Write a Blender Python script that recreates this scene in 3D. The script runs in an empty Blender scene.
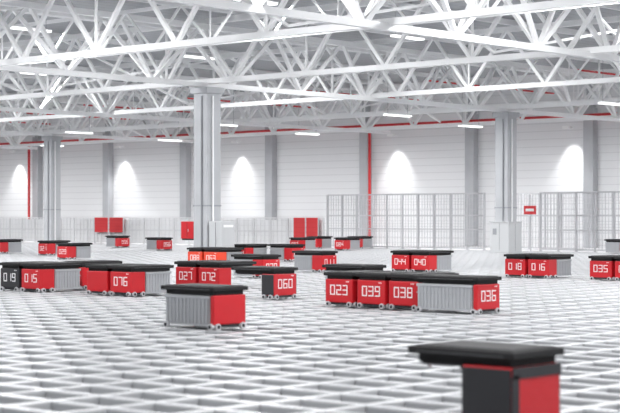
import bpy, bmesh, math, random
from mathutils import Vector, Matrix
random.seed(4)
S = bpy.context.scene
S.view_settings.view_transform = 'Standard'
try: S.view_settings.look = 'None'
except Exception: pass

# ------------------------------------------------------------ materials
def mat(name, col, rough=.5, metal=0., bump=None, emit=None, noise=0.0, spec=None):
    m = bpy.data.materials.new(name); m.use_nodes = True
    nt = m.node_tree; b = nt.nodes['Principled BSDF']
    b.inputs['Base Color'].default_value = (*col, 1)
    b.inputs['Roughness'].default_value = rough
    b.inputs['Metallic'].default_value = metal
    if emit:
        b.inputs['Emission Color'].default_value = (1, 1, 1, 1)
        b.inputs['Emission Strength'].default_value = emit
    if noise:
        tc = nt.nodes.new('ShaderNodeTexCoord'); n = nt.nodes.new('ShaderNodeTexNoise')
        n.inputs['Scale'].default_value = .6; n.inputs['Detail'].default_value = 5
        r = nt.nodes.new('ShaderNodeValToRGB')
        r.color_ramp.elements[0].position = .3; r.color_ramp.elements[1].position = .7
        r.color_ramp.elements[0].color = (*[c*(1-noise) for c in col], 1)
        r.color_ramp.elements[1].color = (*[min(1, c*(1+noise*.5)) for c in col], 1)
        nt.links.new(tc.outputs['Object'], n.inputs['Vector'])
        nt.links.new(n.outputs['Fac'], r.inputs['Fac'])
        nt.links.new(r.outputs['Color'], b.inputs['Base Color'])
    if bump:
        axis, freq, strength = bump
        tc = nt.nodes.new('ShaderNodeTexCoord'); sp = nt.nodes.new('ShaderNodeSeparateXYZ')
        mu = nt.nodes.new('ShaderNodeMath'); mu.operation = 'MULTIPLY'; mu.inputs[1].default_value = freq
        fr = nt.nodes.new('ShaderNodeMath'); fr.operation = 'FRACT'
        gt = nt.nodes.new('ShaderNodeMath'); gt.operation = 'GREATER_THAN'; gt.inputs[1].default_value = .9
        mx = nt.nodes.new('ShaderNodeMix'); mx.data_type = 'RGBA'
        mx.inputs[6].default_value = (*col, 1); mx.inputs[7].default_value = (*[c*strength for c in col], 1)
        nt.links.new(tc.outputs['Object'], sp.inputs[0]); nt.links.new(sp.outputs[axis], mu.inputs[0])
        nt.links.new(mu.outputs[0], fr.inputs[0]); nt.links.new(fr.outputs[0], gt.inputs[0])
        nt.links.new(gt.outputs[0], mx.inputs[0]); nt.links.new(mx.outputs[2], b.inputs['Base Color'])
    return m
RED = mat('robot_red', (.52, .010, .017), .35)
BLACK = mat('robot_black', (.005, .005, .006), .75)
BIN = mat('bin_grey', (.40, .41, .43), .6)
SILV = mat('wheel_silver', (.6, .6, .62), .35, .3)
WHITE = mat('marking_white', (.85, .85, .85), .6)
DARK = mat('dark_grey', (.02, .02, .024), .6)
STEEL = mat('truss_white_paint', (.90, .903, .906), .5)
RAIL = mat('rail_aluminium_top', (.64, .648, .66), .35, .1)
RAILX = mat('rail_aluminium_x_shaded', (.40, .41, .425), .4, .1, noise=.1)  # x-rail bodies: shade of their sides put into a darker grey
RAILY = mat('rail_aluminium_y_half_shaded', (.50, .51, .525), .4, .1, noise=.08)  # y-rail bodies: same aluminium, weaker side shade put into the colour
CONC = mat('column_concrete', (.48, .49, .51), .8, noise=.12)
WALL = mat('wall_panel', (.79, .795, .805), .6, bump=(2, 2.2, .86))
CEIL = mat('ceiling_deck', (.41, .42, .44), .6, bump=(0, 1.6, .72))
FLOOR = mat('floor_paint', (.42, .43, .45), .7, noise=.1)
PIPE = mat('pipe_red', (.60, .025, .03), .45)
FENCE = mat('fence_grey', (.53, .53, .55), .5)
FENCEW = mat('fence_white', (.68, .68, .69), .5)
CAB = mat('cabinet_grey', (.52, .53, .54), .5)
ORNG = mat('robot_orange', (.80, .06, .02), .4)
GREYP = mat('duct_grey', (.30, .31, .33), .5, .2)
TINT = mat('robot_stripe', (.06, .06, .065), .5)
PARA = mat('parapet_white', (.78, .78, .79), .5)
LAMP = mat('lamp_diffuser', (.9, .9, .9), .5, emit=2)

# ------------------------------------------------------------ mesh builder
class MB:
    def __init__(s): s.bm = bmesh.new(); s.mats = []
    def mi(s, m):
        if m not in s.mats: s.mats.append(m)
        return s.mats.index(m)
    def box(s, a, b, m, bev=0):
        c = [(a[i]+b[i])/2 for i in range(3)]; d = [abs(b[i]-a[i]) for i in range(3)]
        r = bmesh.ops.create_cube(s.bm, size=1, matrix=Matrix.Translation(c) @ Matrix.Diagonal((*d, 1)))
        k = s.mi(m)
        fs = {f for v in r['verts'] for f in v.link_faces}
        for f in fs: f.material_index = k
        if bev:
            es = list({e for v in r['verts'] for e in v.link_edges})
            o = bmesh.ops.bevel(s.bm, geom=es, offset=bev, segments=2, affect='EDGES', profile=.5)
            for f in o['faces']: f.material_index = k
    def beam(s, p, q, w, m, h=None):
        p, q = Vector(p), Vector(q); d = q-p; L = d.length
        if L < 1e-4: return
        h = h or w
        rot = d.to_track_quat('X', 'Z').to_matrix().to_4x4()
        r = bmesh.ops.create_cube(s.bm, size=1, matrix=Matrix.Translation((p+q)/2) @ rot @ Matrix.Diagonal((L, w, h, 1)))
        k = s.mi(m)
        for f in {f for v in r['verts'] for f in v.link_faces}: f.material_index = k
    def cyl(s, p, q, rad, m, seg=14, r2=None):
        p, q = Vector(p), Vector(q); d = q-p
        rot = d.to_track_quat('Z', 'Y').to_matrix().to_4x4()
        r = bmesh.ops.create_cone(s.bm, cap_ends=True, segments=seg, radius1=rad, radius2=rad if r2 is None else r2,
                                  depth=d.length, matrix=Matrix.Translation((p+q)/2) @ rot)
        k = s.mi(m)
        for f in {f for v in r['verts'] for f in v.link_faces}: f.material_index = k
    def obj(s, name, loc=(0, 0, 0), rz=0):
        me = bpy.data.meshes.new(name); s.bm.to_mesh(me); s.bm.free()
        for m in s.mats: me.materials.append(m)
        o = bpy.data.objects.new(name, me); S.collection.objects.link(o)
        o.location = loc; o.rotation_euler = (0, 0, rz); return o

# ------------------------------------------------------------ camera
CH = 1.82; YAW = math.atan2(1600, 1768)
cs, sn = math.cos(YAW), math.sin(YAW)
cd = bpy.data.cameras.new('camera'); cam = bpy.data.objects.new('camera', cd); S.collection.objects.link(cam)
cam.location = (0, 0, CH); cam.rotation_euler = (math.radians(90), 0, YAW)
cd.sensor_width = 36; cd.lens = 92.9; cd.shift_y = .0153; cd.clip_end = 500; cd.clip_start = .1
cd.dof.use_dof = True; cd.dof.focus_distance = 50; cd.dof.aperture_fstop = 1.8
S.camera = cam
def G(px, y):      # point where a survey sight-line meets the grid top
    D = 1600*CH/(y-216); t = (px-310)/1600
    return (D*(cs*t-sn), D*(sn*t+cs))

# ------------------------------------------------------------ room shell
X0, X1, Y0, Y1, ZC = -135, 30, -25, 79, 10.0
GE = 69.0
b = MB(); b.box((X0, Y0, -.7), (X1, GE, -.5), FLOOR); b.box((X0, GE+.05, -.7), (X1, Y1, 0), PARA); b.obj('floor')
b = MB(); b.box((X0, Y1, -.7), (X1, Y1+.3, ZC), WALL); b.obj('wall_back')
b = MB(); b.box((X0-.3, Y0, -.7), (X0, Y1, ZC), WALL); b.obj('wall_left')
b = MB(); b.box((X1, Y0, -.7), (X1+.3, Y1, ZC), WALL); b.obj('wall_right')
b = MB(); b.box((X0, Y0-.3, -.7), (X1, Y0, ZC), WALL); b.obj('wall_front')
b = MB(); b.box((X0-.3, Y0-.3, ZC), (X1+.3, Y1+.3, ZC+.3), CEIL); b.obj('ceiling')

# ------------------------------------------------------------ rail grid
b = MB()
PX, PY = .84, .60
gx0, gx1, gy0, gy1 = -120, 16, -8, GE
def rail(p, q, ax):
    w = .055
    if ax == 'x':
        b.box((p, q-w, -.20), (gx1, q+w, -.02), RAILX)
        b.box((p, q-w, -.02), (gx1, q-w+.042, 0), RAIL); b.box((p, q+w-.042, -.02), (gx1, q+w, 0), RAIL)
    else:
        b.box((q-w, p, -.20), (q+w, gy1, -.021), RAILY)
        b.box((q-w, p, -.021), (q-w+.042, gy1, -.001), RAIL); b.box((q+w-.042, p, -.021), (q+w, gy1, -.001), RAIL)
n = int((gy1-gy0)/PY)
for i in range(n+1): rail(gx0, gy0+i*PY, 'x')
n = int((gx1-gx0)/PX)
for i in range(n+1): rail(gy0, gx0+i*PX, 'y')
b.obj('storage_rail_grid')

# ------------------------------------------------------------ columns
def column(x, y, w=.78, top=6.95, casing=False):
    b = MB(); h = w/2
    b.box((-h, -h, 0), (h, h, top-.2), CONC, .04)
    b.box((-h-.10, -h-.10, top-.25), (h+.10, h+.10, top), CONC, .02)
    b.beam((h+.05, -h*.3, 0), (h+.05, -h*.3, 6.6), .06, STEEL)
    b.beam((h*.3, -h-.04, 0), (h*.3, -h-.04, 6.6), .05, GREYP)
    b.box((-h-.01, -h-.01, 2.2), (h+.01, h+.01, 2.26), GREYP)
    if casing:
        c = .56
        b.box((-c, -c, 0), (c, c, 1.5), CAB, .02)
        b.box((-c-.03, -c-.03, 1.5), (c+.03, c+.03, 1.55), CAB)
        b.box((-.01, -c-.01, .1), (.01, -c, 1.45), GREYP)
        b.box((c, -.01, .1), (c+.01, .01, 1.45), GREYP)
        b.box((-c*.7, -c-.01, .9), (-c*.3, -c, 1.2), GREYP)
    return b.obj('concrete_column', (x, y, 0))
column(-46, 44.7); column(-46, 65.3, casing=True); column(-81.5, 65.3); column(-81.5, 44.7); column(-10.5, 44.7); column(-10.5, 65.3)
WX = -91.7; WS = 8.42
for i in range(-3, 13):
    b = MB(); x = WX+WS*i
    b.box((-.33, -.5, 0), (.33, 0, 8.0), CONC, .03)
    b.box((-.2, -.35, 8.0), (.2, 0, 9.9), CONC)
    b.obj('wall_column', (x, Y1-.003, 0))

# ------------------------------------------------------------ roof trusses
def truss(p, q, zb, zt, panel, name, cw=.16, dw=.09, wide=0.0):
    b = MB(); p, q = Vector(p), Vector(q); L = (q-p).length; n = max(2, int(round(L/panel)))
    d = (q-p)/L; s = Vector((-d.y, d.x, 0))*wide
    P = lambda t, z, o=0: (p.x+(q.x-p.x)*t+s.x*o, p.y+(q.y-p.y)*t+s.y*o, z)
    offs = (-1, 1) if wide else (0,)
    b.beam(P(0, zb), P(1, zb), cw, STEEL, cw*.9)
    for o in offs:
        b.beam(P(0, zt, o), P(1, zt, o), cw, STEEL, cw)
        for k in range(n):
            a, m_, c = k/n, (k+.5)/n, (k+1)/n
            b.beam(P(a, zt, o), P(m_, zb), dw, STEEL); b.beam(P(m_, zb), P(c, zt, o), dw, STEEL)
            if not wide and k % 2 == 0: b.beam(P(m_, zb), P(m_, zt), dw*.6, STEEL)
    if wide:
        for k in range(n+1):
            b.beam(P(k/n, zt, -1), P(k/n, zt, 1), dw, STEEL)
    return b.obj(name)
YS = [24.1+10.3*i for i in range(6)]
for y in YS:
    truss((-120, y, 0), (0, y, 0), 7.2, 9.6, 3.9, 'roof_truss', .22, .13)
for y in (39.5, 62.5, 72.2):
    truss((-120, y, 0), (0, y, 0), 7.9, 9.4, 3.0, 'roof_truss', .13, .08)
for x in (-10.5, -28.2, -46, -63.7, -81.5, -99):
    truss((x, 10, 0), (x, 77.8, 0), 7.06, 9.3, 4.2, 'girder_truss', .22, .14, wide=.5)
b = MB()
for i in range(22):
    x = -121+5.9*i
    b.box((x, 8, 9.72), (x+.14, 79, 9.95), STEEL)
b.obj('roof_purlins')
b = MB()
for i in range(5):
    y0, y1 = YS[i], YS[i+1]
    for j in range(4):
        xa = -110+26*j
        b.beam((xa, y0, 7.4), (xa+3, y1, 9.5), .09, STEEL)
        b.beam((xa, y1, 7.4), (xa+3, y0, 9.5), .09, STEEL)
b.obj('roof_bracing')

# ------------------------------------------------------------ pipes / trays
b = MB()
yy = Y1-.75
b.cyl((X0+1, yy, 7.55), (-5, yy, 7.55), .10, PIPE)
x = WX-WS*1.05; b.cyl((x, yy, 7.55), (x, yy, 0.0), .10, PIPE)
x = WX+WS*3+.75; b.cyl((x, yy, 7.55), (x, yy, 0), .09, PIPE)
b.cyl((-100, 71, 8.8), (-5, 71, 8.8), .05, PIPE)
for i in range(12):
    x = -116+9.2*i
    b.cyl((x, 66, 8.9), (x, 78, 8.9), .05, PIPE, 8)
b.obj('sprinkler_pipe')
b = MB()
b.box((-118, 74, 7.9), (-5, 74.4, 8.0), GREYP)
b.obj('cable_tray')

# ------------------------------------------------------------ lamps
def lamp(x, y, z, L, W, power, name='linear_lamp'):
    b = MB()
    dx, dy = (W/2, L/2)
    b.box((-dx, -dy, .08), (dx, dy, .12), STEEL)
    b.box((-dx+.02, -dy+.02, .012), (dx-.02, dy-.02, .08), LAMP)
    for sy in (-1, 1): b.beam((0, sy*dy*.8, .1), (0, sy*dy*.8, 9.9-z), .012, GREYP)
    o = b.obj(name, (x, y, z))
    l = bpy.data.lights.new('tube', 'AREA'); l.shape = 'RECTANGLE'; l.size = dx*2; l.size_y = dy*2; l.energy = power
    l.color = (.99, .993, 1)
    lo = bpy.data.objects.new('tube', l); S.collection.objects.link(lo); lo.parent = o; lo.location = (0, 0, .01)
    return o
for x in range(-112, 20, 12):
    for j, y in enumerate((6, 18.5, 29.5, 38.2, 50, 60.5, 70.5)):
        hi = j < 5
        lamp(x+(3 if j % 2 else 0), y, 8.9 if hi else 6.65, 1.9, .3, 880 if hi else (620 if j == 5 else 520))
for f in (-2.95, -1.3, .2, 1.65, 3.3, 4.85, 6.5, 8.1):
    x = WX+WS*f
    b = MB(); b.box((-.25, -.12, 0), (.25, .12, .15), STEEL, .02); b.beam((0, 0, .1), (0, .6, .1), .05, STEEL)
    o = b.obj('wall_washer_lamp', (x, Y1-.75, 6.85))
    l = bpy.data.lights.new('spot', 'SPOT'); l.energy = 900; l.spot_size = math.radians(78); l.spot_blend = 1; l.shadow_soft_size = .1
    lo = bpy.data.objects.new('spot', l); S.collection.objects.link(lo); lo.parent = o
    lo.location = (0, 0, -.06); lo.rotation_euler = (math.radians(4), 0, 0)

# ------------------------------------------------------------ fences
def fence(xa, xb, y, h, post, bar, rails, name, panel=None, M=None):
    M = M or FENCE
    b = MB(); n = max(1, int(round((xb-xa)/post))); st = (xb-xa)/n
    for i in range(n+1):
        x = xa+i*st; b.box((x-.045, y-.045, 0), (x+.045, y+.045, h), M)
        b.box((x-.1, y-.1, 0), (x+.1, y+.1, .02), M)
    for z in rails: b.box((xa, y-.03, z-.035), (xb, y+.03, z+.035), M)
    m = int((xb-xa)/bar)
    for i in range(m): 
        x = xa+(i+.5)*bar; b.box((x-.012, y-.012, .08), (x+.012, y+.012, h), M)
    z = .35
    while z < h:
        b.box((xa, y-.008, z-.008), (xb, y+.008, z+.008), M); z += .3
    if panel: b.box((xa, y+.03, .08), (xb, y+.05, panel), PARA)
    return b.obj(name)
def FX(px, y=GE):
    t = (px-310)/1600; D = y/(sn*t+cs); return D*(cs*t-sn)
FY = GE+.3
fence(FX(324), FX(481), FY, 3.05, 1.15, .19, (3.02, 1.85, 1.1, .1), 'mesh_fence')
fence(FX(537), FX(690), FY, 3.05, 1.15, .19, (3.02, 1.85, 1.1, .1), 'mesh_fence')
fence(X0+3, FX(320), FY, 1.72, 1.4, .35, (1.7, .9, .1), 'parapet_fence', panel=1.6, M=FENCEW)
fence(FX(478), FX(542), FY+3, 3.05, 1.15, .19, (3.02, 1.85, .1), 'mesh_fence')
def gate(px0, px1, z0, z1):
    x0, x1 = FX(px0), FX(px1); w = x1-x0; b = MB()
    b.box((0, -.05, z0), (w*.47, 0, z1), PIPE, .01); b.box((w*.53, -.05, z0), (w, 0, z1), PIPE, .01)
    b.box((w*.47, -.04, 0), (w*.53, .02, z1), FENCE); b.box((-.06, -.04, 0), (0, .02, z1), FENCE); b.box((w, -.04, 0), (w+.06, .02, z1), FENCE)
    for k in (.2, .4, .6, .8):
        b.box((.02, -.06, z0+(z1-z0)*k-.01), (w-.02, -.05, z0+(z1-z0)*k+.01), RED)
    b.obj('red_gate', (x0, FY-.2, 0))
gate(94, 122, .75, 1.72); gate(293, 317, .3, 1.72)
b = MB(); b.box((0, -.04, 0), (.75, 0, .45), PIPE, .01); b.box((.12, -.05, .16), (.63, -.04, .3), WHITE)
b.box((0.35, 0, -1.9), (.41, .05, .45), FENCE)
b.obj('warning_sign', (FX(522), FY-.1, 1.9))
def cabinet(name, x, y, w, d, h, m, z=0):
    b = MB(); b.box((0, 0, z+.06), (w, d, h), m, .02); b.box((.03, .03, z), (w-.03, d-.03, z+.08), DARK)
    b.box((w*.49, -.006, z+.12), (w*.51, 0, h-.05), DARK); b.box((w*.6, -.03, z+(h-z)*.45), (w*.62, 0, z+(h-z)*.6), SILV)
    b.box((w, .08, h-.25), (w+.01, d-.08, h-.15), WHITE)
    return b.obj(name, (x, y, 0))
cabinet('fire_hose_cabinet', -47.16, 44.35, .72, .3, 1.6, RED, .85)
cabinet('electrical_cabinet', -45.49, 44.30, .74, .7, 1.62, CAB)

# ------------------------------------------------------------ robots
W = .78
SEG = {'0': 'abcdef', '1': 'bc', '2': 'abged', '3': 'abgcd', '4': 'fgbc', '5': 'afgcd', '6': 'afgedc', '7': 'abc', '8': 'abcdefg', '9': 'abfgcd'}
def robot(px, y, kind, num, binned=True, body=None, world=None, T=.46, side=None, L=1.32, frame=False):
    R = body or RED
    b = MB()
    b.box((-W+.03, .03, .085), (-.03, T, .555), R, .018)
    b.box((-W+.05, .05, .045), (-.05, max(T-.02, .1), .09), DARK)
    b.box((-W+.06, .06, .555), (-.06, L-.08, .63), BLACK)
    b.box((-W, 0, .62), (0, L, .69), BLACK, .015)
    b.box((-W+.06, .06, .69), (-.06, L-.06, .70), BLACK)
    b.box((-W-.004, .1, .64), (-W, L-.1, .652), TINT); b.box((0, .1, .64), (.004, L-.1, .652), TINT)
    if side:
        b.box((-W+.02, .04, .1), (-W+.03, T-.01, .54), side); b.box((-.03, .04, .1), (-.02, T-.01, .54), side)
    if frame:
        b.box((-W+.03, .018, .46), (-.03, .03, .555), DARK); b.box((-W+.02, .018, .09), (-W+.12, .03, .49), DARK)
    for xx in (-W+.11, -.11):
        b.cyl((xx, .005, .055), (xx, .05, .055), .055, SILV); b.cyl((xx, -.001, .055), (xx, .007, .055), .03, DARK, 10)
        if T > .2: b.cyl((xx, T-.01, .055), (xx, T+.03, .055), .055, SILV)
    for yy in ((.12, T-.08) if T > .2 else (.1, L-.12)):
        b.cyl((-.05, yy, .055), (0, yy, .055), .055, SILV); b.cyl((-.002, yy, .055), (.006, yy, .055), .03, DARK, 10)
        b.cyl((-W, yy, .055), (-W+.05, yy, .055), .055, SILV); b.cyl((-W-.006, yy, .055), (-W+.002, yy, .055), .03, DARK, 10)
    if binned:
        x0, x1, y0, y1 = -W+.05, -.05, T+.03, L-.03
        b.box((x0+.02, y0+.02, .06), (x1-.02, y1-.02, .50), BIN, .012)
        b.box((x0, y0, .49), (x1, y1, .545), BIN, .008)
        b.box((x0+.005, y0+.005, .06), (x1-.005, y1-.005, .09), BIN)
        b.box((x0+.005, y0+.005, .37), (x1-.005, y1-.005, .385), BIN)
        k = y0+.05
        while k < y1-.02:
            b.box((x0+.002, k, .09), (x1-.002, k+.022, .49), BIN); k += .085
        k = x0+.06
        while k < x1-.03:
            b.box((k, y0+.002, .09), (k+.022, y1-.002, .49), BIN); k += .09
        for yy in (y0+.08, y1-.1):
            b.box((x0+.1, yy, .54), (x0+.13, yy+.03, .58), SILV); b.box((x1-.13, yy, .54), (x1-.1, yy+.03, .58), SILV)
    else:
        b.box((-W+.1, T+.05, .53), (-.1, L-.08, .56), DARK)
        for xx in (-W+.14, -.17):
            for yy in (T+.08, L-.14): b.box((xx, yy, .50), (xx+.03, yy+.03, .56), SILV)
    dw, dh, st, sp = .105, .18, .022, .165
    yF = .03
    cx = -W/2-sp; zc = .34
    def seg(ch, c0, put):
        for s in SEG[ch]:
            if s in 'agd':
                z = {'a': dh/2, 'g': 0, 'd': -dh/2}[s]; put(c0-dw/2-st/2, c0+dw/2+st/2, zc+z-st/2, zc+z+st/2)
            else:
                xx = c0+(dw/2 if s in 'bc' else -dw/2); z0 = 0 if s in 'bf' else -dh/2
                put(xx-st/2, xx+st/2, zc+z0, zc+z0+dh/2)
    for i, ch in enumerate(num):
        seg(ch, cx+i*sp, lambda a, c, z0, z1: b.box((a, yF-.004, z0), (c, yF, z1), WHITE))
    if num:
        for i in range(4):
            b.box((-.12-i*.022, yF-.003, .50), (-.132-i*.022, yF, .52), WHITE)
    gx, gy = world if world else G(px, y)
    if kind == 'A': return b.obj('warehouse_robot', (gx, gy, 0), 0)
    return b.obj('warehouse_robot', (gx, gy+W, 0), math.pi/2)

robot(513, 436, 'B', '', binned=False, T=.55, side=DARK, L=1.12, frame=True)
robot(214, 331, 'B', '', T=.12, L=1.25)
x, y = G(418, 311)
robot(0, 0, 'A', '038', world=(x, y)); robot(0, 0, 'A', '039', world=(x-W-.03, y)); robot(0, 0, 'A', '023', world=(x-2*W-.09, y))
robot(0, 0, 'B', '036', world=(x+1.62, y-.3), T=.12, L=1.5)
robot(365, 296, 'B', '041')
x, y = G(429, 273); robot(0, 0, 'A', '040', world=(x, y)); robot(0, 0, 'A', '044', world=(x-W-.04, y))
x, y = G(549, 279); robot(0, 0, 'A', '016', world=(x, y)); robot(0, 0, 'A', '018', world=(x-W-.04, y))
x, y = G(612, 281); robot(0, 0, 'A', '035', world=(x, y)); robot(0, 0, 'A', '032', world=(x+W+.04, y))
robot(628, 254, 'B', '012')
robot(274, 300, 'B', '060', binned=False, side=DARK, T=.4)
x, y = G(219, 291); robot(0, 0, 'A', '072', world=(x, y), binned=False); robot(0, 0, 'A', '027', world=(x-W-.04, y), binned=False)
x, y = G(131, 297); robot(0, 0, 'A', '076', world=(x, y)); robot(0, 0, 'A', '', world=(x-W-.04, y))
robot(82, 290, 'A', '046'); x, y = G(40, 293); robot(0, 0, 'A', '015', world=(x, y)); robot(0, 0, 'A', '019', world=(x-W-.04, y), body=DARK)
robot(48, 256, 'A', '021'); robot(68, 260, 'A', '029'); robot(120, 248, 'B', '055'); robot(162, 251, 'B', '056')
x, y = G(218, 268); robot(0, 0, 'A', '063', body=ORNG, world=(x, y)); robot(0, 0, 'A', '088', body=ORNG, world=(x-W-.04, y))
robot(246, 262, 'A', '061')
robot(263, 279, 'B', '070'); robot(322, 273, 'B', '011')
robot(300, 251, 'A', '082'); robot(317, 249, 'A', '083'); robot(345, 251, 'A', '084'); robot(358, 249, 'A', '085')
robot(292, 262, 'B', '004')
robot(1, 254, 'A', '006')

w = bpy.data.worlds.new('world'); S.world = w; w.use_nodes = True
w.node_tree.nodes['Background'].inputs[0].default_value = (.9, .93, 1, 1)
w.node_tree.nodes['Background'].inputs[1].default_value = 1
